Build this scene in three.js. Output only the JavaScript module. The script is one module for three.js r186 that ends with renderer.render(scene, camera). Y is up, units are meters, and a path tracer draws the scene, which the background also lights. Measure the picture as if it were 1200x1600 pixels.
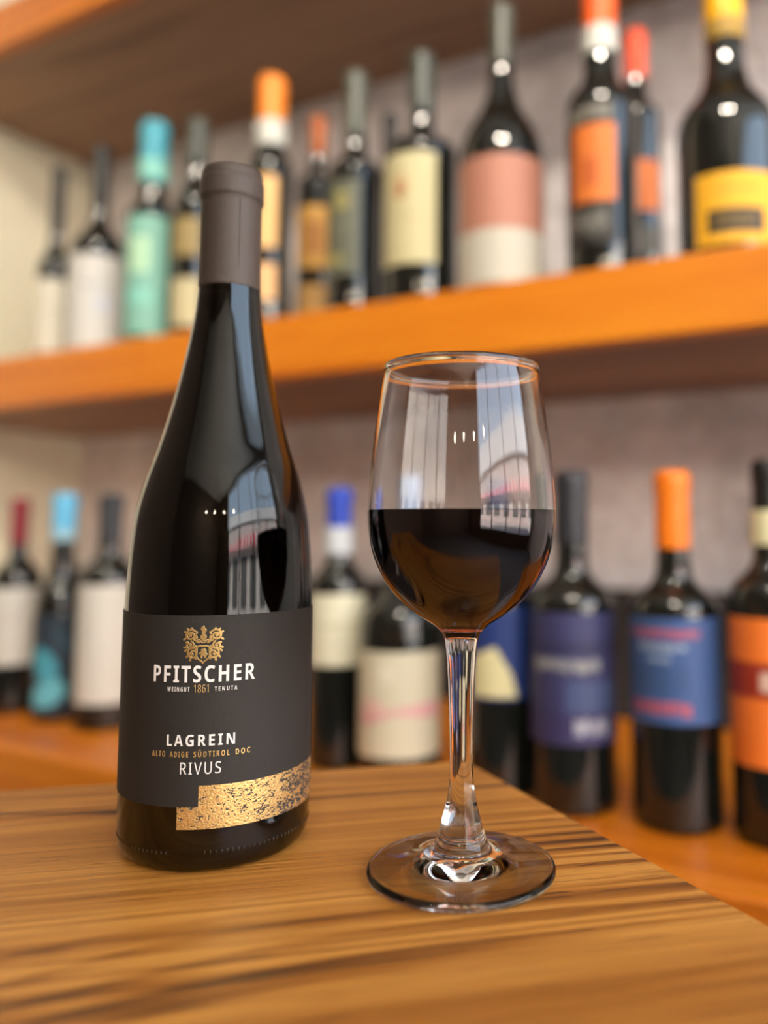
import * as THREE from 'three';
import { mergeGeometries, mergeVertices, toCreasedNormals } from 'three/addons/utils/BufferGeometryUtils.js';
import { RoundedBoxGeometry } from 'three/addons/geometries/RoundedBoxGeometry.js';
import { RectAreaLightUniformsLib } from 'three/addons/lights/RectAreaLightUniformsLib.js';

// ------------------------------------------------------------------ camera, sky, light, exposure
const scene = new THREE.Scene();
const camera = new THREE.PerspectiveCamera(64.13, 0.75, 0.02, 60);
camera.position.set(0, 1.133, 1.074);
camera.rotation.order = 'YXZ';
camera.rotation.set(0.0868, 0.4824, 0);
camera.setViewOffset(1200, 1600, -140, 89, 1200, 1600);
camera.focus = 0.32;
camera.userData.fStop = (camera.getFocalLength() / 1000) / 0.0102;

const renderer = new THREE.WebGLRenderer({ antialias: true });
renderer.toneMapping = THREE.LinearToneMapping;
renderer.toneMappingExposure = 0.28;
renderer.shadowMap.enabled = true;
RectAreaLightUniformsLib.init();

scene.background = new THREE.Color().setRGB(6.5, 9.0, 12.5);            // bright hazy daylight outside the shop window

const daylight = new THREE.RectAreaLight(new THREE.Color().setRGB(0.74, 0.88, 1.0), 7.0, 3.7, 1.3);
daylight.name = 'window_daylight';
daylight.position.set(2.36, 2.45, 1.15);
daylight.lookAt(0, 2.45, 1.15);
scene.add(daylight);

const sun = new THREE.DirectionalLight(new THREE.Color().setRGB(1.0, 0.94, 0.85), 220);   // on the street outside; it comes over the roof and never enters the room
sun.name = 'sun';
sun.position.set(-6, 11, 5); sun.target.position.set(8, 0, 1);
sun.castShadow = true; sun.shadow.radius = 1; sun.shadow.mapSize.set(2048, 2048);
Object.assign(sun.shadow.camera, { left: -16, right: 16, top: 16, bottom: -16, near: 1, far: 45 });
scene.add(sun, sun.target);

// ------------------------------------------------------------------ small helpers
const counts = {};
function numbered(name) {
  const n = counts[name] = (counts[name] ?? -1) + 1;
  return n ? `${name}_${String(n).padStart(3, '0')}` : name;
}
function shade(m) { m.castShadow = true; m.receiveShadow = true; return m; }
function thing(name, label, category, pos = [0, 0, 0], group) {
  const g = new THREE.Group();
  g.name = numbered(name); g.position.set(...pos);
  g.userData = { label, category };
  if (group) g.userData.group = group;
  scene.add(g);
  return g;
}
function part(name, geo, mat, parent, label) {
  const m = shade(new THREE.Mesh(geo, mat)); m.name = name;
  if (label) m.userData.label = label;
  parent.add(m);
  return m;
}
function struct(name, geo, mat, pos = [0, 0, 0]) {
  const m = shade(new THREE.Mesh(geo, mat)); m.name = name; m.position.set(...pos);
  m.userData.kind = 'structure';
  scene.add(m);
  return m;
}
function rng(seed) {
  let s = seed >>> 0;
  return () => { s = (s + 0x6d2b79f5) >>> 0; let t = Math.imul(s ^ (s >>> 15), 1 | s); t = (t + Math.imul(t ^ (t >>> 7), 61 | t)) ^ t; return ((t ^ (t >>> 14)) >>> 0) / 4294967296; };
}
const lerp = (a, b, t) => a + (b - a) * t, clamp = (x, a = 0, b = 1) => Math.min(b, Math.max(a, x));
const sstep = (a, b, x) => { const t = clamp((x - a) / (b - a)); return t * t * (3 - 2 * t); };
// value noise on a lattice; px, py: period in cells (0: none)
const table = new Float32Array(65536); { const r = rng(77); for (let i = 0; i < 65536; i++) table[i] = r(); }
function noise(x, y, px = 0, py = 0, seed = 0) {
  let xi = Math.floor(x), yi = Math.floor(y); const fx = x - xi, fy = y - yi;
  const u = fx * fx * (3 - 2 * fx), v = fy * fy * (3 - 2 * fy);
  let x1 = xi + 1, y1 = yi + 1;
  if (px) { xi = ((xi % px) + px) % px; x1 = ((x1 % px) + px) % px; }
  if (py) { yi = ((yi % py) + py) % py; y1 = ((y1 % py) + py) % py; }
  const h = (a, b) => table[(Math.imul(a, 7919) + Math.imul(b, 104729) + seed * 3571) & 65535];
  const a = h(xi, yi), b = h(x1, yi), c = h(xi, y1), d = h(x1, y1);
  return a + (b - a) * u + (c - a + (a - b - c + d) * u) * v;
}
function dataTexture(w, h, fn, srgb = true) {
  const data = new Uint8Array(w * h * 4), out = [0, 0, 0];
  for (let y = 0, i = 0; y < h; y++) for (let x = 0; x < w; x++, i += 4) {
    fn(x / w, y / h, out);
    data[i] = clamp(out[0]) * 255; data[i + 1] = clamp(out[1]) * 255; data[i + 2] = clamp(out[2]) * 255; data[i + 3] = 255;
  }
  const t = new THREE.DataTexture(data, w, h);
  t.magFilter = t.minFilter = THREE.LinearFilter; t.wrapS = t.wrapT = THREE.RepeatWrapping;
  if (srgb) t.colorSpace = THREE.SRGBColorSpace;
  t.needsUpdate = true;
  return t;
}
function canvasTexture(w, h, draw, srgb = true) {
  const c = document.createElement('canvas'); c.width = w; c.height = h;
  draw(c.getContext('2d'), w, h);
  const t = new THREE.CanvasTexture(c);
  t.magFilter = THREE.LinearFilter; t.wrapS = t.wrapT = THREE.ClampToEdgeWrapping;
  if (srgb) t.colorSpace = THREE.SRGBColorSpace;
  return t;
}
const std = (o) => new THREE.MeshStandardMaterial(o);
const phys = (o) => new THREE.MeshPhysicalMaterial(o);
const rgb = (r, g, b) => new THREE.Color().setRGB(r, g, b);
const spline = (pts, n) => new THREE.CatmullRomCurve3(pts.map(([r, h]) => new THREE.Vector3(r, h, 0)), false, 'centripetal').getPoints(n).map((p) => new THREE.Vector2(Math.max(0, p.x), p.y));
const vec2 = (pts) => pts.map(([r, h]) => new THREE.Vector2(r, h));
// box with uv in metres on every face, slightly rounded
function boxGeo(w, h, d, bevel = 0) {
  const g = bevel ? new RoundedBoxGeometry(w, h, d, 3, bevel) : new THREE.BoxGeometry(w, h, d);
  metricUV(g);
  return g;
}
function metricUV(g) {
  const p = g.attributes.position, n = g.attributes.normal, uv = new Float32Array(p.count * 2);
  for (let i = 0; i < p.count; i++) {
    const ax = Math.abs(n.getX(i)), ay = Math.abs(n.getY(i)), az = Math.abs(n.getZ(i));
    const [u, v] = ax > ay && ax > az ? [p.getZ(i), p.getY(i)] : ay > az ? [p.getX(i), p.getZ(i)] : [p.getX(i), p.getY(i)];
    uv[2 * i] = u; uv[2 * i + 1] = v;
  }
  g.setAttribute('uv', new THREE.BufferAttribute(uv, 2));
}
// a thin closed sheet wrapped round a bottle between two angles (degrees, 0 = +z, 90 = +x) and two heights
function wrap(r, a0, a1, h0, h1, t = 0.00018, uvBox = [a0, a1, h0, h1]) {
  const n = Math.max(6, Math.round((a1 - a0) / 3)), pos = [], uv = [], idx = [], R = Math.PI / 180;
  const P = (a, h, rr) => { pos.push(rr * Math.sin(a * R), h, rr * Math.cos(a * R)); uv.push((a - uvBox[0]) / (uvBox[1] - uvBox[0]), (h - uvBox[2]) / (uvBox[3] - uvBox[2])); return pos.length / 3 - 1; };
  const sheet = (rr, flip) => {
    const at = [];
    for (let i = 0; i <= n; i++) { const a = lerp(a0, a1, i / n); at.push([P(a, h0, rr), P(a, h1, rr)]); }
    for (let i = 0; i < n; i++) { const [a, b] = at[i], [c, d] = at[i + 1]; flip ? idx.push(a, b, c, b, d, c) : idx.push(a, c, b, b, c, d); }
  };
  sheet(r + t, false); sheet(r, true);
  for (const h of [h0, h1]) for (let i = 0; i < n; i++) {
    const a = lerp(a0, a1, i / n), b = lerp(a0, a1, (i + 1) / n), q = [P(a, h, r), P(b, h, r), P(a, h, r + t), P(b, h, r + t)];
    h === h0 ? idx.push(q[0], q[1], q[2], q[1], q[3], q[2]) : idx.push(q[0], q[2], q[1], q[1], q[2], q[3]);
  }
  for (const a of [a0, a1]) { const q = [P(a, h0, r), P(a, h1, r), P(a, h0, r + t), P(a, h1, r + t)]; a === a0 ? idx.push(q[0], q[2], q[1], q[1], q[2], q[3]) : idx.push(q[0], q[1], q[2], q[1], q[3], q[2]); }
  const g = new THREE.BufferGeometry();
  g.setAttribute('position', new THREE.Float32BufferAttribute(pos, 3));
  g.setAttribute('uv', new THREE.Float32BufferAttribute(uv, 2));
  g.setIndex(idx); g.computeVertexNormals();
  return g;
}

// ------------------------------------------------------------------ procedural surfaces
// wood seen along the board: u runs with the grain, v across it; colours are sRGB triples from pale to dark
function woodTextures(size, metres, pale, mid, dark, o) {
  const h = new Float32Array(size * size), { seed, rings, stretch, pores } = o;
  const col = dataTexture(size, size, (u, v, out) => {
    const s = u * metres, t = v * metres, ps = (f) => Math.max(1, Math.round(f * metres));
    const nz = (fs, ft, sd) => noise(u * ps(fs), v * ps(ft), ps(fs), ps(ft), seed + sd);
    const wob = (nz(stretch * 2, 7, 1) - 0.5) * 1.0 + (nz(stretch * 5, 26, 2) - 0.5) * 0.16 + (nz(stretch * 12, 70, 3) - 0.5) * 0.04;
    const field = wob * rings * 0.13 + v * Math.round(rings * metres * 0.16);
    const F = o.figure ? o.figure(s, t, nz) : [field, 1];
    let ring = F[0] - Math.floor(F[0]);
    ring = ring < 0.8 ? ring / 0.8 : (1 - ring) / 0.2;
    ring = sstep(0.35, 1, ring) * F[1];
    const fibre = nz(14, 520, 4) * 0.6 + nz(40, 1100, 5) * 0.4, streak = nz(3, 95, 6), patch = nz(4, 7, 7);
    const pore = pores * sstep(0.8, 0.93, nz(48, 1150, 8)) * (0.35 + 0.65 * ring);
    let d = ring * o.ringDepth * (0.12 + 0.95 * sstep(0.3, 0.7, nz(2.5, 9, 9))) + (streak - 0.5) * (o.streak ?? 0.42) + (o.fine ?? 0) * (nz(2.5, 380, 10) - 0.5) * F[1] + (fibre - 0.5) * 0.34 + (patch - 0.5) * 0.3 + 0.32 + (F[2] ?? 0);
    if (o.knots) for (const [ks, kt, kr] of o.knots) { const q = Math.hypot((s - ks) / 2.6, t - kt) / kr; d += 0.9 * Math.exp(-q * q); }
    d = clamp(d + pore * 0.45);
    const k = d < 0.5 ? d * 2 : (d - 0.5) * 2, A = d < 0.5 ? pale : mid, B = d < 0.5 ? mid : dark;
    for (let c = 0; c < 3; c++) out[c] = lerp(A[c], B[c], k) / 255;
    h[Math.min(size - 1, Math.round(v * size)) * size + Math.min(size - 1, Math.round(u * size))] = 0.6 + (fibre - 0.5) * 0.5 - pore * 0.8 - ring * 0.12;
  });
  const bump = dataTexture(size, size, (u, v, out) => { const x = h[Math.round(v * size) * size + Math.round(u * size)]; out[0] = x; out[1] = clamp(0.62 - (x - 0.6) * 0.5); out[2] = 0; }, false);
  return { col, bump };
}
const tableWood = woodTextures(2048, 0.6, [208, 146, 68], [158, 98, 36], [78, 46, 22], { seed: 3, rings: 105, stretch: 1.0, pores: 1, ringDepth: 0.5, streak: 0.4, fine: 0.85,
  // a cathedral figure: long flat rings round a plain amber heart near the front of the board
  figure: (s, t, nz) => {
    const ds = s - 0.12, dt = t - 0.262, r = Math.sqrt((ds / 3.0) ** 2 + dt * dt) + (nz(4, 12, 21) - 0.5) * 0.016 + (nz(9, 45, 22) - 0.5) * 0.0035, edge = sstep(0.05, 0.058, r);
    return [r * 96 + (nz(2, 20, 23) - 0.5) * 1.5, edge * (0.25 + 0.9 * sstep(0.25, 0.75, nz(3, 16, 24))) + 0.05, (1 - edge) * -0.04 + 0.3 * sstep(0.05, 0.057, r) * (1 - sstep(0.058, 0.068, r)) * sstep(-0.02, 0.06, ds)];
  } });
const pineWood = woodTextures(1024, 1.4, [220, 136, 30], [198, 108, 14], [146, 68, 8], { seed: 9, rings: 40, stretch: 0.5, pores: 0.3, ringDepth: 0.4, knots: [[0.46, 0.66, 0.007], [1.05, 0.655, 0.006]] });
const rawWood = woodTextures(512, 1.4, [152, 116, 88], [134, 99, 73], [100, 72, 52], { seed: 15, rings: 40, stretch: 0.5, pores: 0.4, ringDepth: 0.45 });   // the bare, greyer wood of the boards behind the lacquered fronts
function repeated(t, rx, ry, ox = 0, oy = 0) { const c = t.clone(); c.repeat.set(rx, ry); c.offset.set(ox, oy); c.needsUpdate = true; return c; }

const M = {};
M.table = std({ map: repeated(tableWood.col, 1 / 0.6, 1 / 0.6), bumpMap: repeated(tableWood.bump, 1 / 0.6, 1 / 0.6), bumpScale: 0.0005, roughness: 0.42 });
M.pine = phys({ map: repeated(pineWood.col, 1 / 1.4, 1 / 1.4), bumpMap: repeated(pineWood.bump, 1 / 1.4, 1 / 1.4), bumpScale: 0.0004, roughness: 0.38 });
M.brownWood = std({ map: repeated(rawWood.col, 1 / 1.4, 1 / 1.4), bumpMap: repeated(pineWood.bump, 1 / 1.4, 1 / 1.4), bumpScale: 0.0004, roughness: 0.6 });
const plaster = dataTexture(1024, 1024, (u, v, out) => {
  const n = noise(u * 6, v * 6, 6, 6, 20) * 0.4 + noise(u * 17, v * 17, 17, 17, 21) * 0.35 + noise(u * 60, v * 60, 60, 60, 22) * 0.25, s = noise(u * 9, v * 5, 9, 5, 24);
  const k = (n - 0.5) * 0.34 + (s - 0.5) * 0.12;
  out[0] = 0.85 + k; out[1] = 0.825 + k; out[2] = 0.825 + k;
});
const plasterBump = dataTexture(512, 512, (u, v, out) => { out[0] = out[1] = out[2] = noise(u * 30, v * 30, 30, 30, 25) * 0.6 + noise(u * 120, v * 120, 120, 120, 26) * 0.4; }, false);
M.plaster = std({ map: plaster, bumpMap: repeated(plasterBump, 2, 2), bumpScale: 0.004, roughness: 0.92 });
M.cream = std({ color: rgb(0.93, 0.88, 0.66), bumpMap: repeated(plasterBump, 2, 2), bumpScale: 0.003, roughness: 0.85 });
M.ceiling = std({ color: rgb(0.74, 0.73, 0.71), roughness: 0.95 });
M.floor = std({ color: rgb(0.1, 0.095, 0.09), roughness: 0.6 });
M.addedBoard = std({ color: rgb(0.022, 0.02, 0.019), roughness: 0.7 });
M.paving = std({ color: rgb(0.32, 0.31, 0.3), roughness: 0.9 });
M.facade = std({ color: rgb(0.6, 0.56, 0.52), roughness: 0.9 });
M.darkWall = std({ color: rgb(0.1, 0.07, 0.05), roughness: 0.8 });
M.frame = std({ color: rgb(0.03, 0.03, 0.03), roughness: 0.5 });
M.greyWall = std({ color: rgb(0.5, 0.46, 0.4), roughness: 0.9 });
M.bottle = phys({ color: rgb(0.006, 0.007, 0.006), roughness: 0.04, ior: 1.65, specularIntensity: 1 });
M.gold = std({ color: rgb(0.9, 0.62, 0.25), metalness: 1, roughness: 0.35 });

// ------------------------------------------------------------------ the room
const T = 0.12;
const RH = 3.2;
struct('floor', boxGeo(4.2, 0.1, 5.4), M.floor, [0.5, -0.05, 1.7]);
struct('ceiling', boxGeo(4.2, 0.12, 5.4), M.ceiling, [0.5, RH + 0.06, 1.7]);
struct('wall_back', boxGeo(1.9, RH, T), M.plaster, [-0.65, RH / 2, -T / 2]);
struct('wall_left', boxGeo(T, RH, 0.7), M.cream, [-1.44 - T / 2, RH / 2, 0.35]);
struct('wall_left_panelled', boxGeo(T, RH, 3.62), M.darkWall, [-1.44 - T / 2, RH / 2, 2.51]);
struct('wall_return', boxGeo(T, RH, 0.9), M.plaster, [0.24, RH / 2, -0.57]);
struct('wall_back_right', boxGeo(2.3, RH, T), M.greyWall, [1.33, RH / 2, -0.96]);
struct('wall_front', boxGeo(4.2, RH, T), M.darkWall, [0.5, RH / 2, 4.26]);
// the window wall on the right: opening z -0.7 .. 3.0, y 0.5 .. 3.1
struct('wall_right_sill', boxGeo(T, 0.5, 3.7), M.darkWall, [2.46, 0.25, 1.15]);
struct('wall_right_lintel', boxGeo(T, 0.1, 3.7), M.darkWall, [2.46, 3.15, 1.15]);
struct('wall_right_far', boxGeo(T, RH, 0.2), M.greyWall, [2.46, RH / 2, -0.8]);
struct('wall_right_near', boxGeo(T, RH, 1.32), M.darkWall, [2.46, RH / 2, 3.66]);
{
  const w = new THREE.Group(); w.name = 'window_1'; w.position.set(2.46, 0.5, 1.15); w.userData.kind = 'structure'; scene.add(w);
  for (const y of [0.02, 1.3, 2.58]) part('frame_rail', boxGeo(0.06, 0.04, 3.7).translate(0, y, 0), M.frame, w);
  for (const z of [-1.83, -0.92, 0, 0.92, 1.83]) part('mullion', boxGeo(0.06, 2.52, 0.045).translate(0, 1.3, z), M.frame, w);
}
// the street outside, seen only as a reflection in the glass
struct('street', boxGeo(12, 0.1, 26), M.paving, [8.6, -0.06, 1]);
{
  const f = thing('house_front', 'pale house front across the street with red and white striped awnings', 'building', [9, 0, 1]);
  part('wall', boxGeo(0.3, 4.6, 20).translate(0, 2.3, 0), M.facade, f);
  const red = std({ color: rgb(0.5, 0.05, 0.05), roughness: 0.8 }), white = std({ color: rgb(0.8, 0.78, 0.78), roughness: 0.8 });
  for (let i = 0; i < 44; i++) part('awning_stripe', boxGeo(0.9, 0.05, 0.34).rotateZ(0.45).translate(-0.5, 2.5, -8 + i * 0.36), i % 2 ? white : red, f);
  for (let i = 0; i < 8; i++) part('window', boxGeo(0.08, 1.3, 1.2).translate(-0.18, 1.3, -7 + i * 2), M.frame, f);
}

// ------------------------------------------------------------------ ceiling lamps (outside the frame, seen as highlights in the bottles)
const lensMat = std({ color: rgb(1, 0.95, 0.85), emissive: rgb(1, 0.86, 0.62), emissiveIntensity: 120, roughness: 0.4 });
function spotlight(x, z, tx, ty, tz, power, label) {
  const y = 2.6, drop = RH - y, t = thing('ceiling_spotlight', label, 'lamp', [x, y, z], 'ceiling spotlights');
  part('mounting_plate', new THREE.CylinderGeometry(0.05, 0.05, 0.02, 32).translate(0, drop - 0.01, 0), M.frame, t);
  part('stem', new THREE.CylinderGeometry(0.008, 0.008, drop + 0.06, 16).translate(0, drop / 2 - 0.05, 0), M.frame, t);
  part('housing', new THREE.LatheGeometry(vec2([[0, 0.02], [0.03, 0.02], [0.04, 0.0], [0.042, -0.09], [0.039, -0.09], [0.037, -0.01], [0, -0.005]]), 32).translate(0, -0.09, 0), M.frame, t);
  part('lens', new THREE.LatheGeometry(vec2([[0, -0.004], [0.025, -0.003], [0.036, 0.004], [0, 0.006]]), 32).translate(0, -0.168, 0), lensMat, t);
  const s = new THREE.SpotLight(rgb(1, 0.9, 0.75), power, 0, 0.6, 0.7, 2);
  s.name = 'spot'; s.position.set(0, -0.2, 0); s.target.position.set(tx - x, ty - y, tz - z);
  s.castShadow = true; s.shadow.radius = 1.6;
  t.add(s, s.target);
  return t;
}
spotlight(0.0, 1.3, -0.5, 1.6, 0.28, 11, 'black ceiling spotlight hanging just behind the camera, left of a pair');
spotlight(0.22, 1.22, -0.35, 1.6, 0.28, 11, 'black ceiling spotlight hanging just behind the camera, right of a pair');
spotlight(-0.5, 1.45, -1.44, 1.45, 0.2, 7, 'black ceiling spotlight hanging left of the camera, aimed at the cream wall');
const bulbMat = std({ color: rgb(1, 0.9, 0.75), emissive: rgb(1, 0.84, 0.6), emissiveIntensity: 350, roughness: 0.4 });
[[0.85, 3.58, 'nearest the dark front wall'], [1.36, 3.3, 'second from the dark front wall'], [1.85, 2.9, 'third from the dark front wall'], [2.2, 2.35, 'nearest the window end']].forEach(([x, z, where]) => {
  const t = thing('pendant_lamp', `small glass globe pendant lamp hanging in the row, ${where}`, 'lamp', [x, 2.66, z], 'pendant lamps in a row');
  part('canopy', new THREE.CylinderGeometry(0.04, 0.045, 0.02, 24).translate(0, 0.53, 0), M.frame, t);
  part('cord', new THREE.CylinderGeometry(0.004, 0.004, 0.9, 8).translate(0, 0.08, 0), M.frame, t);
  part('socket', new THREE.CylinderGeometry(0.018, 0.022, 0.06, 24).translate(0, -0.38, 0), M.frame, t);
  part('bulb', new THREE.SphereGeometry(0.05, 32, 20).translate(0, -0.45, 0), bulbMat, t);
  const l = new THREE.PointLight(rgb(1, 0.91, 0.78), 4.5, 0, 2); l.name = 'glow'; l.position.set(0, -0.45, 0); l.shadow.radius = 2; l.castShadow = true;
  t.add(l);
});

// ------------------------------------------------------------------ shelves
function shelf(name, label, x0, x1, y0, y1, z1, seed, lacquered) {
  const t = thing(name, label, 'shelf', [(x0 + x1) / 2, y0, 0]), lip = 0.022, h = y1 - y0;
  const shift = (g) => { const uv = g.attributes.uv; for (let i = 0; i < uv.count; i++) uv.setXY(i, uv.getX(i) + seed * 0.37, uv.getY(i) + seed * 0.21); return g; };
  part('board', shift(boxGeo(x1 - x0, h, z1 - lip - 0.001, 0.002)).translate(0, h / 2, (z1 - lip) / 2 + 0.0005), lacquered ? M.pine : M.brownWood, t, lacquered ? undefined : 'bare grey-brown wooden board');
  part('front_strip', shift(boxGeo(x1 - x0, h, lip, 0.004)).translate(0, h / 2, z1 - lip / 2), M.pine, t, 'orange lacquered front strip');
  return t;
}
shelf('wall_shelf', 'long orange-fronted wooden shelf carrying the upper row of bottles', -1.438, 0.17, 1.307, 1.382, 0.337, 0);
shelf('wall_shelf', 'topmost wooden shelf, seen from below with its dark underside', -1.438, 0.17, 1.86, 1.93, 0.36, 1);
shelf('wall_shelf', 'deep orange wooden shelf at the bottom, under the lower row of bottles', -1.438, 0.17, 0.816, 0.886, 0.485, 2, true);

{
  const t = thing('added_dark_board', 'low black board added behind the lower row of bottles to darken the gaps', 'board', [-0.634, 0.886, 0.02]);
  part('panel', boxGeo(1.6, 0.165, 0.018, 0.003).translate(0, 0.0825, 0), M.addedBoard, t);  // added board; its black supplies the dark band between the lower bottles
}

// ------------------------------------------------------------------ bottles on the shelves
const UP = 1.382, LOW = 0.886, GU = 'wine bottles on the upper shelf', GL = 'wine bottles on the lower shelf';
// the neck flares gently into the shoulder
function neckRadius(b, h) {
  const L = Math.max(0.014, Math.min(0.028, b.cap - b.hn)), x = clamp((h - b.hn) / L);
  return b.rn - 0.0007 + 0.065 * L * (1 - x) * (1 - x);
}
function bottleProfile(b) {
  const d = b.hn - b.hs, top = b.H - 0.001, r0 = neckRadius(b, b.hn), p = [[0, 0.012], [b.r * 0.55, 0.006], [b.r - 0.006, 0], [b.r - 0.0015, 0.0015], [b.r, 0.006]];
  for (let i = 1; i < 6; i++) p.push([b.r, lerp(0.006, b.hs, i / 6)]);
  const B = new THREE.CubicBezierCurve(new THREE.Vector2(b.r, b.hs), new THREE.Vector2(b.r, b.hs + d * 0.6), new THREE.Vector2(r0 + 0.13 * 0.5 * d, b.hn - d * 0.5), new THREE.Vector2(r0, b.hn));
  for (const q of B.getPoints(26)) p.push([q.x, q.y]);
  for (let i = 1; i < 14; i++) { const h = lerp(b.hn, top, (i / 14) ** 1.6); p.push([neckRadius(b, h), h]); }
  const rn = b.rn - 0.0007;
  p.push([rn, top - 0.001], [rn - 0.002, top], [0, top]);
  return vec2(p);
}
function capsuleProfile(b) {
  const r = b.rn, c = b.cap, H = b.H, out = [[neckRadius(b, c) + 0.0001, c]];
  for (let i = 0; i <= 5; i++) { const h = lerp(c, lerp(c, H, 0.5), i / 5); out.push([Math.max(r + 0.0002, neckRadius(b, h) + 0.0007), h]); }
  return vec2([...out, [r - 0.0001, H - 0.019], [r + 0.0009, H - 0.0175], [r + 0.0009, H - 0.006], [r + 0.0004, H - 0.0025], [r - 0.0018, H + 0.0004], [r * 0.6, H + 0.0012], [0, H + 0.0014]]);
}
function bottle(b) {
  const y = b.low ? LOW : UP, t = thing('wine_bottle', b.label, 'bottle', [b.x, y, b.z], b.low ? GL : GU);
  part('glass_body', new THREE.LatheGeometry(bottleProfile(b), 56), b.glass ?? M.bottle, t);
  part('capsule', new THREE.LatheGeometry(capsuleProfile(b), 40), std({ color: new THREE.Color(b.capColor), roughness: b.capRough ?? 0.45, metalness: 0.0 }), t);
  for (const L of b.labels ?? []) {
    const mat = L.draw ? std({ map: canvasTexture(256, 256, L.draw), roughness: 0.6 }) : std({ color: new THREE.Color(L.color), roughness: 0.6 });
    if (L.band) part('neck_band', wrap(Math.max(b.rn, neckRadius(b, L.h0) + 0.0004) + (L.h1 > b.cap ? 0.0012 : 0), -180, 180, L.h0, L.h1, 0.0004), mat, t);
    else part(L.name ?? 'label', wrap(b.r + 0.0002 + (L.out ?? 0), L.a0, L.a1, L.h0, L.h1, 0.0003), mat, t);
  }
  return t;
}
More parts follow.
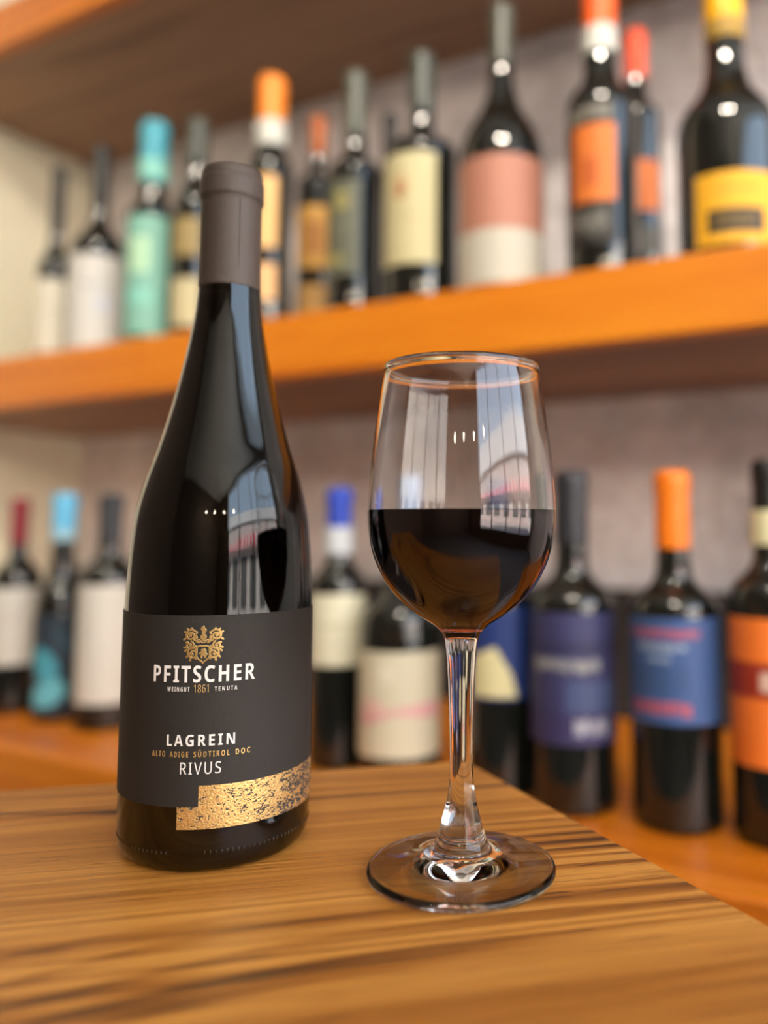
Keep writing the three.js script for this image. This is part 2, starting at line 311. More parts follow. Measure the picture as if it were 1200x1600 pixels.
// small helpers for label prints: lines of lettering too blurred in the photograph to read
function block(g, c, x, y, w, h) { g.fillStyle = c; g.fillRect(x * 256, y * 256, w * 256, h * 256); }
function scribble(g, c, x, y, w, h, seed) {   // a row of unreadable letter-like strokes
  const r = rng(seed); g.fillStyle = c;
  for (let p = x; p < x + w - 0.01;) { const k = 0.008 + r() * 0.02; g.fillRect(p * 256, (y + r() * h * 0.2) * 256, k * 256, h * (0.7 + r() * 0.3) * 256); p += k + 0.008 + r() * 0.006; }
}
const paper = (c) => (g) => block(g, c, 0, 0, 1, 1);
const BOTTLES = [
  { x: -1.139, z: 0.285, r: 0.0248, H: 0.305, cap: 0.216, rn: 0.0098, hn: 0.184, hs: 0.135, capColor: '#15130f', label: 'slim dark bottle with a plain cream label, leftmost on the upper shelf', labels: [{ h0: 0.01, h1: 0.123, a0: -30, a1: 140, draw: (g) => { paper('#d8d2c0')(g); scribble(g, '#b9b3a2', 0.3, 0.4, 0.4, 0.05, 1); } }] },
  { x: -1.042, z: 0.285, r: 0.0386, H: 0.318, cap: 0.229, rn: 0.0115, hn: 0.204, hs: 0.150, capColor: '#181818', label: 'broad bottle with large white label and black capsule, second from left on upper shelf', labels: [{ h0: 0.004, h1: 0.142, a0: -38, a1: 128, draw: (g) => { paper('#c6c4be')(g); block(g, '#bdbfc6', 0.5, 0.42, 0.26, 0.2); scribble(g, '#9da0a8', 0.35, 0.3, 0.4, 0.05, 2); } }] },
  { x: -0.930, z: 0.285, r: 0.0329, H: 0.326, cap: 0.236, rn: 0.0195, hn: 0.211, hs: 0.188, capColor: '#3a95a8', label: 'dark bottle with pale turquoise label and turquoise capsule on the upper shelf', labels: [{ h0: 0.012, h1: 0.181, a0: -37, a1: 92, draw: (g) => { paper('#76aa9a')(g); block(g, '#a9cfae', 0.25, 0.18, 0.4, 0.3); block(g, '#7dbfb0', 0.2, 0.62, 0.55, 0.12); } }, { band: 1, color: '#7cbcb0', h0: 0.238, h1: 0.268 }] },
  { x: -0.844, z: 0.285, r: 0.0289, H: 0.311, cap: 0.248, rn: 0.0143, hn: 0.223, hs: 0.182, capColor: '#3c413a', label: 'dark bottle with dull gold and cream labels, just left of the front bottle neck', labels: [{ h0: 0.111, h1: 0.163, a0: -39, a1: 60, color: '#8d7a4c' }, { h0: 0.016, h1: 0.08, a0: -39, a1: 63, color: '#b9ae88' }] },
  { x: -0.712, z: 0.285, r: 0.0276, H: 0.336, cap: 0.275, rn: 0.0180, hn: 0.240, hs: 0.208, capColor: '#e98420', label: 'dark bottle with an orange capsule over a white neck band and two tan labels', labels: [{ band: 1, color: '#c9cac2', h0: 0.242, h1: 0.275 }, { h0: 0.101, h1: 0.195, a0: -46, a1: 62, draw: (g) => { paper('#e6b878')(g); block(g, '#d2a56c', 0.2, 0.3, 0.5, 0.2); } }, { h0: 0.034, h1: 0.08, a0: -30, a1: 62, color: '#e5b47e' }] },
  { x: -0.711, z: 0.19, r: 0.0269, H: 0.327, cap: 0.271, rn: 0.0107, hn: 0.251, hs: 0.225, capColor: '#a9571d', label: 'back-row bottle with a rust capsule and gold label on the upper shelf', labels: [{ h0: 0.102, h1: 0.19, a0: -31, a1: 94, draw: (g) => { paper('#c79544')(g); block(g, '#a86f33', 0.3, 0.25, 0.4, 0.55); } }, { h0: 0.035, h1: 0.079, a0: -21, a1: 96, color: '#b58a4c' }] },
  { x: -0.577, z: 0.285, r: 0.0319, H: 0.307, cap: 0.226, rn: 0.0141, hn: 0.206, hs: 0.177, capColor: '#4b4e44', capRough: 0.35, label: 'dark bottle with a dim olive grey label and grey-green capsule on the upper shelf', labels: [{ h0: 0.045, h1: 0.16, a0: -50, a1: 48, draw: (g) => { paper('#585a4a')(g); block(g, '#8b8450', 0.4, 0.12, 0.34, 0.2); block(g, '#8f8852', 0.12, 0.78, 0.5, 0.12); scribble(g, '#77786a', 0.2, 0.45, 0.55, 0.06, 4); } }] },
  { x: -0.629, z: 0.13, r: 0.0252, H: 0.340, cap: 0.272, rn: 0.0115, hn: 0.263, hs: 0.235, capColor: '#100f10', label: 'plain black bottle without a visible label in the back row, between two labelled bottles' },
  { x: -0.482, z: 0.285, r: 0.0429, H: 0.305, cap: 0.234, rn: 0.0150, hn: 0.209, hs: 0.178, capColor: '#3f433c', capRough: 0.35, label: 'dark bottle with a large cream label bearing a small red-brown emblem', labels: [{ h0: 0.041, h1: 0.169, a0: -46, a1: 55, draw: (g) => { paper('#c2b98f')(g); g.fillStyle = '#a8754f'; g.beginPath(); g.ellipse(112, 82, 24, 26, 0, 0, 7); g.fill(); g.fillStyle = '#c49a70'; g.beginPath(); g.ellipse(122, 66, 12, 12, 0, 0, 7); g.fill(); scribble(g, '#b9ab85', 0.25, 0.56, 0.5, 0.05, 5); } }] },
  { x: -0.378, z: 0.285, r: 0.0470, H: 0.333, cap: 0.262, rn: 0.0140, hn: 0.240, hs: 0.140, capColor: '#48483f', capRough: 0.35, label: 'sloping-shouldered bottle with a label that is salmon pink above and white below', labels: [{ h0: 0.003, h1: 0.142, a0: -58, a1: 104, draw: (g) => { paper('#bcb7a9')(g); block(g, '#aa7360', 0, 0, 1, 0.58); } }] },
  { x: -0.263, z: 0.285, r: 0.0361, H: 0.313, cap: 0.269, rn: 0.0171, hn: 0.220, hs: 0.178, capColor: '#f0601a', label: 'dark bottle with a bright orange capsule, white neck band and square orange label', labels: [{ band: 1, color: '#cbcbc4', h0: 0.242, h1: 0.27 }, { h0: 0.030, h1: 0.179, a0: -54, a1: 41, draw: (g) => { paper('#191512')(g); scribble(g, '#8d897f', 0.05, 0.03, 0.9, 0.11, 6); block(g, '#612414', 0, 0.17, 0.3, 0.54); block(g, '#cf6f27', 0.26, 0.17, 0.74, 0.54); block(g, '#b95a22', 0.4, 0.4, 0.3, 0.2); scribble(g, '#77756f', 0.1, 0.76, 0.75, 0.16, 7); } }] },
  { x: -0.267, z: 0.14, r: 0.0292, H: 0.352, cap: 0.291, rn: 0.0132, hn: 0.267, hs: 0.239, capColor: '#dd4a20', label: 'back-row bottle with a red-orange capsule, half hidden by the orange-capped bottle', labels: [{ h0: 0.118, h1: 0.179, a0: -54, a1: 75, color: '#b9601f' }, { h0: 0.065, h1: 0.099, a0: -54, a1: 70, color: '#4b4a44' }] },
  { x: -0.138, z: 0.275, r: 0.0477, H: 0.305, cap: 0.246, rn: 0.0190, hn: 0.195, hs: 0.124, capColor: '#eeb008', label: 'wide bottle with yellow capsule and yellow label, rightmost on the upper shelf', labels: [{ band: 1, color: '#9a7a2c', h0: 0.226, h1: 0.246 }, { h0: 0.009, h1: 0.077, a0: -28, a1: 74, draw: (g) => { paper('#e3a81a')(g); block(g, '#2a2318', 0.14, 0.52, 0.62, 0.33); scribble(g, '#8c6f2a', 0.22, 0.62, 0.46, 0.12, 8); scribble(g, '#b98a1c', 0.2, 0.2, 0.5, 0.08, 9); } }] },
  { low: 1, x: -1.075, z: 0.365, r: 0.0303, H: 0.284, cap: 0.223, rn: 0.0110, hn: 0.212, hs: 0.172, capColor: '#7d1626', label: 'dark bottle with dark red capsule and white label, leftmost on the lower shelf', labels: [{ h0: 0.064, h1: 0.165, a0: -30, a1: 125, draw: (g) => { paper('#cac6bd')(g); scribble(g, '#c9b9ae', 0.2, 0.35, 0.5, 0.06, 10); } }] },
  { low: 1, x: -0.981, z: 0.365, r: 0.0305, H: 0.289, cap: 0.242, rn: 0.0152, hn: 0.190, hs: 0.140, capColor: '#63b4dc', label: 'blue-black bottle with a light blue capsule and teal picture label on the lower shelf', labels: [{ band: 1, color: '#9fc6d6', h0: 0.229, h1: 0.242 }, { h0: 0.011, h1: 0.135, a0: -30, a1: 110, draw: (g) => { paper('#1d2b38')(g); g.fillStyle = '#3f8ea0'; g.beginPath(); g.ellipse(90, 130, 70, 40, 0.4, 0, 7); g.fill(); g.fillStyle = '#5fa9b8'; g.beginPath(); g.ellipse(110, 205, 80, 34, -0.2, 0, 7); g.fill(); g.fillStyle = '#27414f'; g.beginPath(); g.ellipse(170, 70, 50, 22, 0.7, 0, 7); g.fill(); } }] },
  { low: 1, x: -0.891, z: 0.365, r: 0.0351, H: 0.287, cap: 0.228, rn: 0.0144, hn: 0.216, hs: 0.176, capColor: '#20242b', label: 'dark bottle with a tall white label and black capsule, partly hidden by the front bottle', labels: [{ h0: 0.032, h1: 0.175, a0: -25, a1: 115, draw: (g) => { paper('#c9c5bb')(g); scribble(g, '#cfc8bc', 0.25, 0.3, 0.5, 0.05, 11); } }] },
  { low: 1, x: -0.533, z: 0.365, r: 0.0296, H: 0.287, cap: 0.245, rn: 0.0132, hn: 0.213, hs: 0.181, capColor: '#1c3fae', label: 'dark bottle with royal blue capsule, pale neck band and cream label', labels: [{ band: 1, color: '#c9ced4', h0: 0.218, h1: 0.246 }, { h0: 0.105, h1: 0.177, a0: -38, a1: 108, draw: (g) => { paper('#e0dcc0')(g); scribble(g, '#bdb896', 0.25, 0.4, 0.5, 0.08, 12); } }] },
  { low: 1, x: -0.455, z: 0.365, r: 0.0415, H: 0.298, cap: 0.242, rn: 0.0141, hn: 0.196, hs: 0.145, capColor: '#8fa0bd', label: 'broad bottle with a low cream label printed in faded pink, left of the glass stem', labels: [{ h0: 0.026, h1: 0.126, a0: -42, a1: 104, draw: (g) => { paper('#cdc6ac')(g); g.fillStyle = '#d6a0a0'; g.beginPath(); g.moveTo(20, 150); g.lineTo(236, 120); g.lineTo(236, 165); g.lineTo(120, 150); g.lineTo(30, 185); g.fill(); g.fillStyle = '#d9d2ba'; g.beginPath(); g.ellipse(96, 52, 22, 22, 0, 0, 7); g.fill(); block(g, '#dfb9ae', 0.1, 0.46, 0.25, 0.12); } }] },
  { low: 1, x: -0.342, z: 0.365, r: 0.0303, H: 0.291, cap: 0.236, rn: 0.0127, hn: 0.212, hs: 0.175, capColor: '#1a2348', label: 'dark bottle with a navy label holding a cream patch, behind the stem of the glass', labels: [{ h0: 0.09, h1: 0.173, a0: -50, a1: 91, draw: (g) => { paper('#16306e')(g); g.fillStyle = '#ddd5a4'; g.beginPath(); g.moveTo(30, 250); g.lineTo(30, 140); g.lineTo(120, 110); g.lineTo(170, 185); g.lineTo(190, 250); g.fill(); } }] },
  { low: 1, x: -0.270, z: 0.365, r: 0.0385, H: 0.297, cap: 0.231, rn: 0.0152, hn: 0.210, hs: 0.173, capColor: '#23242c', label: 'dark bottle with black capsule and dusky blue-violet label crossed by a pale line', labels: [{ h0: 0.06, h1: 0.172, a0: -60, a1: 98, draw: (g) => { paper('#34365f')(g); block(g, '#2a2b50', 0, 0.22, 1, 0.1); scribble(g, '#a6a59c', 0.14, 0.34, 0.62, 0.11, 13); block(g, '#3d4a72', 0.45, 0.52, 0.5, 0.25); block(g, '#33305a', 0, 0.75, 1, 0.25); scribble(g, '#b9bac4', 0.52, 0.79, 0.3, 0.14, 14); } }] },
  { low: 1, x: -0.177, z: 0.365, r: 0.0376, H: 0.294, cap: 0.228, rn: 0.0148, hn: 0.207, hs: 0.174, capColor: '#ee7a0c', label: 'dark bottle with an orange capsule and a denim blue label lettered in red', labels: [{ h0: 0.087, h1: 0.172, a0: -60, a1: 90, draw: (g) => { paper('#385589')(g); block(g, '#34507f', 0.1, 0.45, 0.5, 0.25); scribble(g, '#c2525a', 0.06, 0.1, 0.66, 0.09, 15); scribble(g, '#a9b3c0', 0.18, 0.24, 0.42, 0.07, 16); scribble(g, '#9aa7b8', 0.26, 0.36, 0.2, 0.06, 17); scribble(g, '#c2525a', 0.08, 0.78, 0.55, 0.13, 18); } }] },
  { low: 1, x: -0.098, z: 0.365, r: 0.0335, H: 0.301, cap: 0.258, rn: 0.0124, hn: 0.222, hs: 0.186, capColor: '#0d0d0e', label: 'dark bottle with big orange label split by dark red band, rightmost on lower shelf', labels: [{ band: 1, color: '#d8d2a8', h0: 0.232, h1: 0.26 }, { h0: 0.061, h1: 0.175, a0: -69, a1: 74, draw: (g) => { paper('#f07a28')(g); block(g, '#9a2f18', 0, 0.3, 1, 0.24); block(g, '#d8b9a8', 0.42, 0.36, 0.12, 0.13); } }] },
];
for (const b of BOTTLES) bottle(b);

// ------------------------------------------------------------------ the table
{
  const t = thing('bar_table', 'brown wooden table top with streaky grain under the front bottle and the glass', 'table', [-0.33, 0, 1.05]);
  const ox = -0.33, oz = 1.05, C0 = [-0.226, 0.652], g = [-0.763, 0.646], e = [0.827, 0.5625], top = 1.0, thick = 0.032;   // g: along the boards, e: along the end
  const at = (s, w) => [C0[0] + g[0] * s + e[0] * w - ox, C0[1] + g[1] * s + e[1] * w - oz];
  const W = [0, 0.0505, 0.335], L = 0.76, gap = 0.0002;
  for (let i = 0; i + 1 < W.length; i++) {
    const a = W[i] + (i ? gap : 0), b = W[i + 1] - gap, sh = new THREE.Shape(), q = [at(0.0, a), at(0.0, b), at(L, b), at(L, a)], rr = 0.016;
    const V = (p) => [p[0], -p[1]];
    if (i === 0) {
      const s1 = V(at(rr, a)), s2 = V(at(0, a + rr)), c = V(q[0]);
      sh.moveTo(...s1); sh.quadraticCurveTo(c[0], c[1], s2[0], s2[1]);
    } else sh.moveTo(...V(q[0]));
    sh.lineTo(...V(q[1])); sh.lineTo(...V(q[2])); sh.lineTo(...V(q[3])); sh.closePath();
    const bev = 0.0009, geo = new THREE.ExtrudeGeometry(sh, { depth: thick - 2 * bev, bevelEnabled: true, bevelSize: bev, bevelThickness: bev, bevelOffset: -bev, bevelSegments: 3, curveSegments: 16 });
    geo.rotateX(-Math.PI / 2); geo.translate(0, top - thick + bev, 0);
    const p = geo.attributes.position, uv = new Float32Array(p.count * 2);
    for (let k = 0; k < p.count; k++) {
      const x = p.getX(k) + ox - C0[0], z = p.getZ(k) + oz - C0[1], s = x * g[0] + z * g[1], w = x * g[1] - z * g[0], y = top - p.getY(k);
      uv[2 * k] = s + 0.12; uv[2 * k + 1] = w + y + (i ? 0 : 0.52);
    }
    geo.setAttribute('uv', new THREE.BufferAttribute(uv, 2));
    part('board', geo, M.table, t);
  }
  part('pedestal', new THREE.CylinderGeometry(0.05, 0.05, 0.95, 32).translate(0, 0.485, 0), M.frame, t);
  part('foot_plate', new THREE.LatheGeometry(vec2([[0, 0], [0.2, 0], [0.2, 0.008], [0.06, 0.025], [0, 0.025]]), 48), M.frame, t);
}

// ------------------------------------------------------------------ the front bottle
{
  const t = thing('wine_bottle', 'dark wine bottle with brown capsule and charcoal label, in front on the table', 'bottle', [-0.266, 1.0, 0.8043]);
  const body = spline([[0.0395, 0.012], [0.0391, 0.03], [0.0391, 0.06], [0.0391, 0.0977], [0.0386, 0.1114], [0.0378, 0.1252], [0.0361, 0.1392], [0.0328, 0.1532], [0.0282, 0.1675], [0.0241, 0.1818], [0.0205, 0.1963], [0.0174, 0.2109], [0.0149, 0.2256], [0.0137, 0.2374], [0.0131, 0.25], [0.013, 0.2755]], 140);
  const prof = [...vec2([[0, 0.022], [0.008, 0.019], [0.018, 0.009], [0.026, 0.0025], [0.032, 0.0002], [0.0352, 0.0004], [0.0374, 0.0022], [0.0387, 0.0055], [0.0391, 0.009]]), ...spline([[0.0391, 0.0095], [0.0392, 0.02], [0.0391, 0.06], [0.0391, 0.0977], [0.0386, 0.1114], [0.0378, 0.1252], [0.0362, 0.1392], [0.0328, 0.1532], [0.0282, 0.1675], [0.0241, 0.1818], [0.0205, 0.1963], [0.0174, 0.2109], [0.0149, 0.2256], [0.0137, 0.2374], [0.0131, 0.25], [0.013, 0.2755]], 150), ...vec2([[0.0134, 0.279], [0.0134, 0.29], [0.0126, 0.2925], [0, 0.2925]])];
  part('glass_body', new THREE.LatheGeometry(prof, 160), phys({ color: rgb(1, 1, 1), transmission: 1, thickness: 0.05, ior: 1.58, roughness: 0.012, attenuationColor: rgb(0.3, 0.085, 0.02), attenuationDistance: 0.0035 }), t, 'near-black glass with glossy reflections');
  // moulded dots just above the heel
  const dots = [], R = Math.PI / 180;
  for (let a = -60; a < 150; a += 3.1) { if (a > 18 && a < 38) continue; const s = new THREE.SphereGeometry(0.0006, 8, 6); s.scale(0.6, 1.5, 0.6); s.translate(0.0389 * Math.sin(a * R), 0.0088, 0.0389 * Math.cos(a * R)); dots.push(s); }
  part('moulded_dots', mergeGeometries(dots), M.bottle, t).userData.kind = 'stuff';
  // capsule
  const capMat = std({ color: rgb(0.05, 0.036, 0.029), roughness: 0.56, metalness: 0.1, bumpMap: repeated(plasterBump, 1, 2), bumpScale: 0.00012 });
  const cap = part('capsule', new THREE.LatheGeometry(vec2([[0.0133, 0.2388], [0.0137, 0.2388], [0.01372, 0.24], [0.01345, 0.25], [0.0134, 0.262], [0.0134, 0.2775], [0.01352, 0.2792], [0.0140, 0.28], [0.01425, 0.2805], [0.0143, 0.2815], [0.0142, 0.2876], [0.0141, 0.2889], [0.0137, 0.2893], [0.0137, 0.29], [0.0136, 0.2922], [0.0131, 0.2938], [0.012, 0.2947], [0.006, 0.2952], [0, 0.2953]]), 128), capMat, t, 'matt brown foil capsule');
  const seam = []; for (let i = 0; i <= 24; i++) { const h = lerp(0.2392, 0.2788, i / 24), a = (60 + Math.sin(i * 1.3) * 0.6) * R; seam.push(new THREE.Vector3(0.01345 * Math.sin(a), h, 0.01345 * Math.cos(a))); }
  part('seam', new THREE.TubeGeometry(new THREE.CatmullRomCurve3(seam), 48, 0.00016, 6), capMat, cap);
  // the printed label
  const A0 = -60, A1 = 131, H0 = 0.0176, H1 = 0.0983, cw = 2048, ch = 1264;
  const X = (a) => (a - A0) / (A1 - A0) * cw, Y = (h) => (H1 - h) / (H1 - H0) * ch, box = [A0, A1, H0, H1];
  const sh = (h0, h1) => (h1 - h0) / (H1 - H0) * ch;
  // text fitted between two angles, letters spread evenly
  function fitText(c, text, font, a0, a1, hBase, capH, fill, gap) {
    c.font = font.replace('SIZE', Math.round(sh(0, capH) / 0.714)); c.fillStyle = fill; c.textBaseline = 'alphabetic'; c.textAlign = 'left';
    const size = sh(0, capH) / 0.714, ws = [...text].map((q) => c.measureText(q).width), g = (gap ?? 0.1) * size;
    const k = (X(a1) - X(a0)) / (ws.reduce((p, q) => p + q, 0) + g * (text.length - 1));
    c.save(); c.translate(X(a0), Y(hBase)); c.scale(k, 1);
    let x = 0; [...text].forEach((q, i) => { c.fillText(q, x, 0); x += ws[i] + g; }); c.restore();
  }
  // heraldic crest: shield with a rearing beast, helmet, plume and mantling scrolls
  function crest(c, fill) {
    c.save(); c.translate(X(35.4), Y(0.0872)); const u = sh(0, 0.0145) / 100; c.scale(u, u); c.strokeStyle = fill; c.fillStyle = fill; c.lineCap = 'round'; c.lineJoin = 'round';
    const spiral = (x, y, r, turns, dir, start, w) => { c.lineWidth = w; c.beginPath(); for (let i = 0; i <= 40; i++) { const q = i / 40, a = start + dir * q * turns * 2 * Math.PI, rr = r * (1 - q * 0.86); c.lineTo(x + rr * Math.cos(a), y + rr * Math.sin(a)); } c.stroke(); };
    for (const s of [-1, 1]) {
      c.save(); c.scale(s, 1);
      spiral(33, -24, 15.5, 1.6, 1, -2.4, 5.2); spiral(36, -24, 8, 1, -1, 0.5, 4.4); spiral(20, -17, 8.5, 1.2, -1, 2.6, 4.8); spiral(36, 3, 12, 1.4, -1, -2, 5.2); spiral(27, 24, 15, 1.5, 1, -1.2, 5.2); spiral(31, 27, 7, 1, -1, 1, 4.4); spiral(24, 8, 7, 1.1, 1, 2, 4.4);
      for (const [x, y, a] of [[48, -32, -0.4], [49, -14, 0.5], [48, 8, 0.2], [46, 16, 0.7], [42, 32, 0.9], [30, -40, -1.2], [41, -39, -0.9], [18, -30, -2], [33, 40, 1.4], [20, 36, 2.2], [14, -6, 2.8], [43, -5, 0.1]]) { c.save(); c.translate(x, y); c.rotate(a); c.beginPath(); c.ellipse(0, 0, 5.2, 2.9, 0, 0, 7); c.fill(); c.restore(); }
      c.lineWidth = 4.2; c.beginPath(); c.moveTo(0, 5); c.quadraticCurveTo(10, 3, 16, 7); c.lineTo(17, 30); c.quadraticCurveTo(15, 38, 8, 42); c.quadraticCurveTo(3, 44, 0, 50); c.stroke();
      c.lineWidth = 2.6; c.beginPath(); c.moveTo(0, -4); c.quadraticCurveTo(7, -4, 9, -12); c.stroke();
      c.restore();
    }
    for (const [x, y, rx, ry, a] of [[0, -19, 8.5, 8, 0], [0, -32, 4.8, 9, 0], [-3, -42, 4, 6, 0.4], [4, -39, 3.4, 5.4, -0.5], [0, -46, 2.6, 4, 0], [0, -10, 6, 3.4, 0], [-1, 16, 5, 4, 0.3], [1, 25, 7.5, 7, 0.2], [5, 15, 2.4, 6, -0.6], [-7, 22, 2.2, 6, 0.8], [6, 33, 2.4, 5, 0.5], [-4, 34, 2.4, 5, -0.4], [9, 25, 2, 5, -0.9]]) { c.save(); c.translate(x, y); c.rotate(a); c.beginPath(); c.ellipse(0, 0, rx, ry, 0, 0, 7); c.fill(); c.restore(); }
    c.restore();
  }
  const B = 'bold SIZEpx sans-serif', N = 'SIZEpx sans-serif';
  function print(c, white, gold) {
    crest(c, gold);
    fitText(c, 'PFITSCHER', B, 5.3, 64.6, 0.0727, 0.0063, white, 0.07);
    fitText(c, 'WEINGUT', B, 15.6, 28.6, 0.0692, 0.00165, white, 0.22);
    fitText(c, '1861', N, 30.4, 39.8, 0.0688, 0.0031, gold, 0.02);
    fitText(c, 'TENUTA', B, 42.2, 54.6, 0.0692, 0.00165, white, 0.22);
    fitText(c, 'LAGREIN', B, 15.5, 54.7, 0.0486, 0.0043, white, 0.13);
    fitText(c, 'ALTO', B, 6.9, 15.6, 0.0445, 0.0021, gold, 0.2);
    fitText(c, 'ADIGE', B, 18.2, 29.0, 0.0445, 0.0021, gold, 0.2);
    fitText(c, 'SÜDTIROL', B, 31.6, 51.3, 0.0445, 0.0021, gold, 0.2);
    fitText(c, 'DOC', B, 54.2, 62.9, 0.0445, 0.0021, gold, 0.2);
    fitText(c, 'RIVUS', N, 23.8, 47.1, 0.0381, 0.0044, white, 0.1);
  }
  const labelColor = canvasTexture(cw, ch, (c) => {
    const im = c.createImageData(cw, ch), d = im.data;
    for (let y = 0, i = 0; y < ch; y++) for (let x = 0; x < cw; x++, i += 4) { const k = (noise(x / 2.2, y / 2.2, 0, 0, 31) - 0.5) * 9 + (noise(x / 7, y / 5, 0, 0, 32) - 0.5) * 5; d[i] = 27 + k; d[i + 1] = 24 + k; d[i + 2] = 22 + k; d[i + 3] = 255; }
    c.putImageData(im, 0, 0);
    print(c, '#f1efec', '#efcb86');
  });
  const labelRM = canvasTexture(cw, ch, (c) => { c.fillStyle = 'rgb(120,178,0)'; c.fillRect(0, 0, cw, ch); print(c, 'rgb(255,130,0)', 'rgb(255,85,235)'); }, false);
  const labelBump = canvasTexture(cw, ch, (c) => {
    const im = c.createImageData(cw, ch), d = im.data;
    for (let y = 0, i = 0; y < ch; y++) for (let x = 0; x < cw; x++, i += 4) { const k = 90 + (noise(x / 2.6, y / 2.6, 0, 0, 33) - 0.5) * 50 + (noise(x / 6, y / 6, 0, 0, 34) - 0.5) * 30; d[i] = d[i + 1] = d[i + 2] = k; d[i + 3] = 255; }
    c.putImageData(im, 0, 0);
    print(c, '#ffffff', '#f0f0f0');
  }, false);
  const labelMat = std({ map: labelColor, roughness: 1, roughnessMap: labelRM, metalness: 1, metalnessMap: labelRM, bumpMap: labelBump, bumpScale: 0.00022 });
  const lr = 0.0393;
  part('label', mergeGeometries([wrap(lr, A0, A1, 0.0338, H1, 0.0002, box), wrap(lr, A0, 35.1, 0.0259, 0.0338, 0.0002, box)]), labelMat, t, 'charcoal paper label with white and gold lettering under a gold crest');
  // the torn-looking gold leaf along its foot
  const gw = 1024, gh = 200, gbox = [23.4, A1, H0, 0.0338];
  const wear = (x, y) => {
    const q = x / gw, big = noise(x / 90, y / 40, 0, 0, 41), side = sstep(0.5, 0.62, q) * 0.17 + sstep(0.1, 0.3, q) * 0.02;
    const n = noise(x / 11, y / 5, 0, 0, 42) * 0.42 + noise(x / 4.5, y / 3, 0, 0, 43) * 0.33 + noise(x / 24, y / 13, 0, 0, 44) * 0.25;
    return sstep(0.64, 0.67, n + side * 0.75 + (big - 0.5) * 0.16);
  };
  const foil = canvasTexture(gw, gh, (c) => {
    const im = c.createImageData(gw, gh), d = im.data;
    for (let y = 0, i = 0; y < gh; y++) for (let x = 0; x < gw; x++, i += 4) { const w = wear(x, y), n = (noise(x / 5, y / 5, 0, 0, 45) - 0.5) * 36; d[i] = lerp(240 + n, 50, w); d[i + 1] = lerp(203 + n, 45, w); d[i + 2] = lerp(136 + n, 46, w); d[i + 3] = 255; }
    c.putImageData(im, 0, 0);
  });
  const foilRM = canvasTexture(gw, gh, (c) => {
    const im = c.createImageData(gw, gh), d = im.data;
    for (let y = 0, i = 0; y < gh; y++) for (let x = 0; x < gw; x++, i += 4) { const w = wear(x, y); d[i] = 255; d[i + 1] = lerp(92 + noise(x / 9, y / 9, 0, 0, 46) * 40, 170, w); d[i + 2] = lerp(240, 0, w); d[i + 3] = 255; }
    c.putImageData(im, 0, 0);
  }, false);
  const foilBump = canvasTexture(gw, gh, (c) => {
    const im = c.createImageData(gw, gh), d = im.data;
    for (let y = 0, i = 0; y < gh; y++) for (let x = 0; x < gw; x++, i += 4) { const w = wear(x, y), k = 150 - w * 110 + (noise(x / 7, y / 7, 0, 0, 47) - 0.5) * 90; d[i] = d[i + 1] = d[i + 2] = k; d[i + 3] = 255; }
    c.putImageData(im, 0, 0);
  }, false);
  part('gold_leaf', mergeGeometries([wrap(lr, 35.1, A1, 0.0259, 0.0338, 0.00026, gbox), wrap(lr, 23.4, A1, H0, 0.0259, 0.00026, gbox)]), std({ map: foil, roughness: 1, roughnessMap: foilRM, metalness: 1, metalnessMap: foilRM, bumpMap: foilBump, bumpScale: 0.00025 }), t, 'stepped strip of worn gold leaf');
}

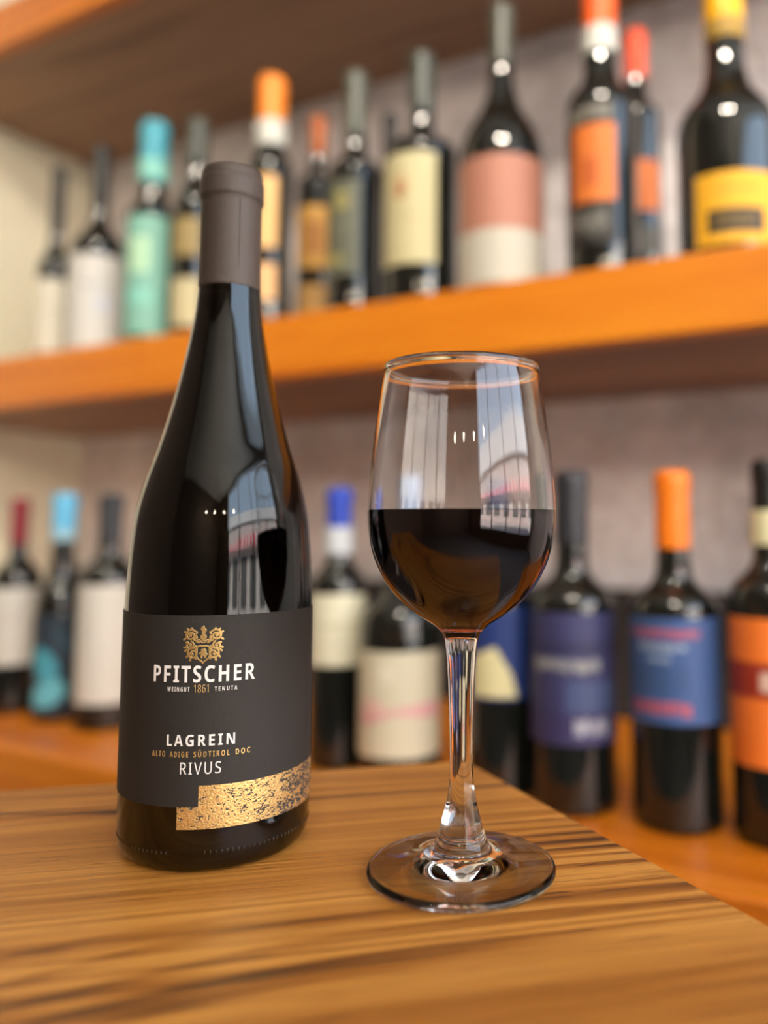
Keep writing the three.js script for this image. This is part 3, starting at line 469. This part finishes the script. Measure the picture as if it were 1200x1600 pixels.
// ------------------------------------------------------------------ the glass and its wine
{
  const at = [-0.1566, 1.0, 0.7852];
  const glass = phys({ color: rgb(1, 1, 1), transmission: 1, thickness: 0.002, ior: 1.5, roughness: 0 });
  const outer = spline([[0.0335, 0.0002], [0.0352, 0.0003], [0.0362, 0.0009], [0.0365, 0.0018], [0.0362, 0.0027], [0.0352, 0.0033], [0.03, 0.0038], [0.022, 0.005], [0.0155, 0.0072], [0.0117, 0.0098], [0.0098, 0.0125], [0.0083, 0.0173], [0.0064, 0.0245], [0.005, 0.0317], [0.0045, 0.0389], [0.0046, 0.0511], [0.005, 0.0634], [0.0055, 0.0757], [0.0064, 0.0865], [0.0072, 0.09], [0.0088, 0.0922], [0.0113, 0.0944], [0.0174, 0.0982], [0.0235, 0.1031], [0.0289, 0.1092], [0.0328, 0.1159], [0.0357, 0.1235], [0.0371, 0.131], [0.0376, 0.1393], [0.037, 0.1513], [0.0358, 0.1641], [0.0341, 0.177], [0.0322, 0.19], [0.0314, 0.1945], [0.0317, 0.1957], [0.0316, 0.1968]], 240);
  const innerPts = [[0.0301, 0.1968], [0.0300, 0.1957], [0.0303, 0.1945], [0.0312, 0.19], [0.0331, 0.177], [0.0348, 0.1641], [0.036, 0.1513], [0.0366, 0.1393], [0.0361, 0.131], [0.0347, 0.1238], [0.0318, 0.1166], [0.028, 0.1104], [0.0228, 0.1046], [0.0168, 0.0999], [0.011, 0.0967], [0.0065, 0.095], [0.003, 0.0944], [0, 0.0942]];
  const inner = spline(innerPts, 150), rim = vec2([[0.03135, 0.1973], [0.0309, 0.1976], [0.03035, 0.1973]]);
  const under = vec2([[0, 0.0024], [0.006, 0.0023], [0.013, 0.0016], [0.024, 0.0007], [0.031, 0.0002]]);
  const t = thing('wine_glass', 'clear stemmed wine glass half full of red wine, standing right of the bottle', 'glass', at);
  part('bowl_and_stem', new THREE.LatheGeometry([...under, ...outer, ...rim, ...inner], 192), glass, t);
  const w = innerPts.filter(([, h]) => h < 0.139).reverse().map(([r, h]) => [r + (r ? 0.0003 : 0), h - (r < 0.02 ? 0.0003 : 0)]);
  const wineProfile = [...spline([...w, [0.0369, 0.1389]], 90), ...vec2([[0.0369, 0.1393], [0.0362, 0.1389], [0.034, 0.1387], [0, 0.1387]])];
  const wine = shade(new THREE.Mesh(new THREE.LatheGeometry(wineProfile, 160), phys({ color: rgb(1, 1, 1), transmission: 1, thickness: 0.03, ior: 1.34, roughness: 0, attenuationColor: rgb(0.34, 0.008, 0.012), attenuationDistance: 0.0032 })));
  wine.name = 'red_wine'; wine.position.set(...at);
  wine.userData = { label: 'dark red wine filling the lower half of the glass bowl', category: 'wine' };
  scene.add(wine);
}

renderer.render(scene, camera);
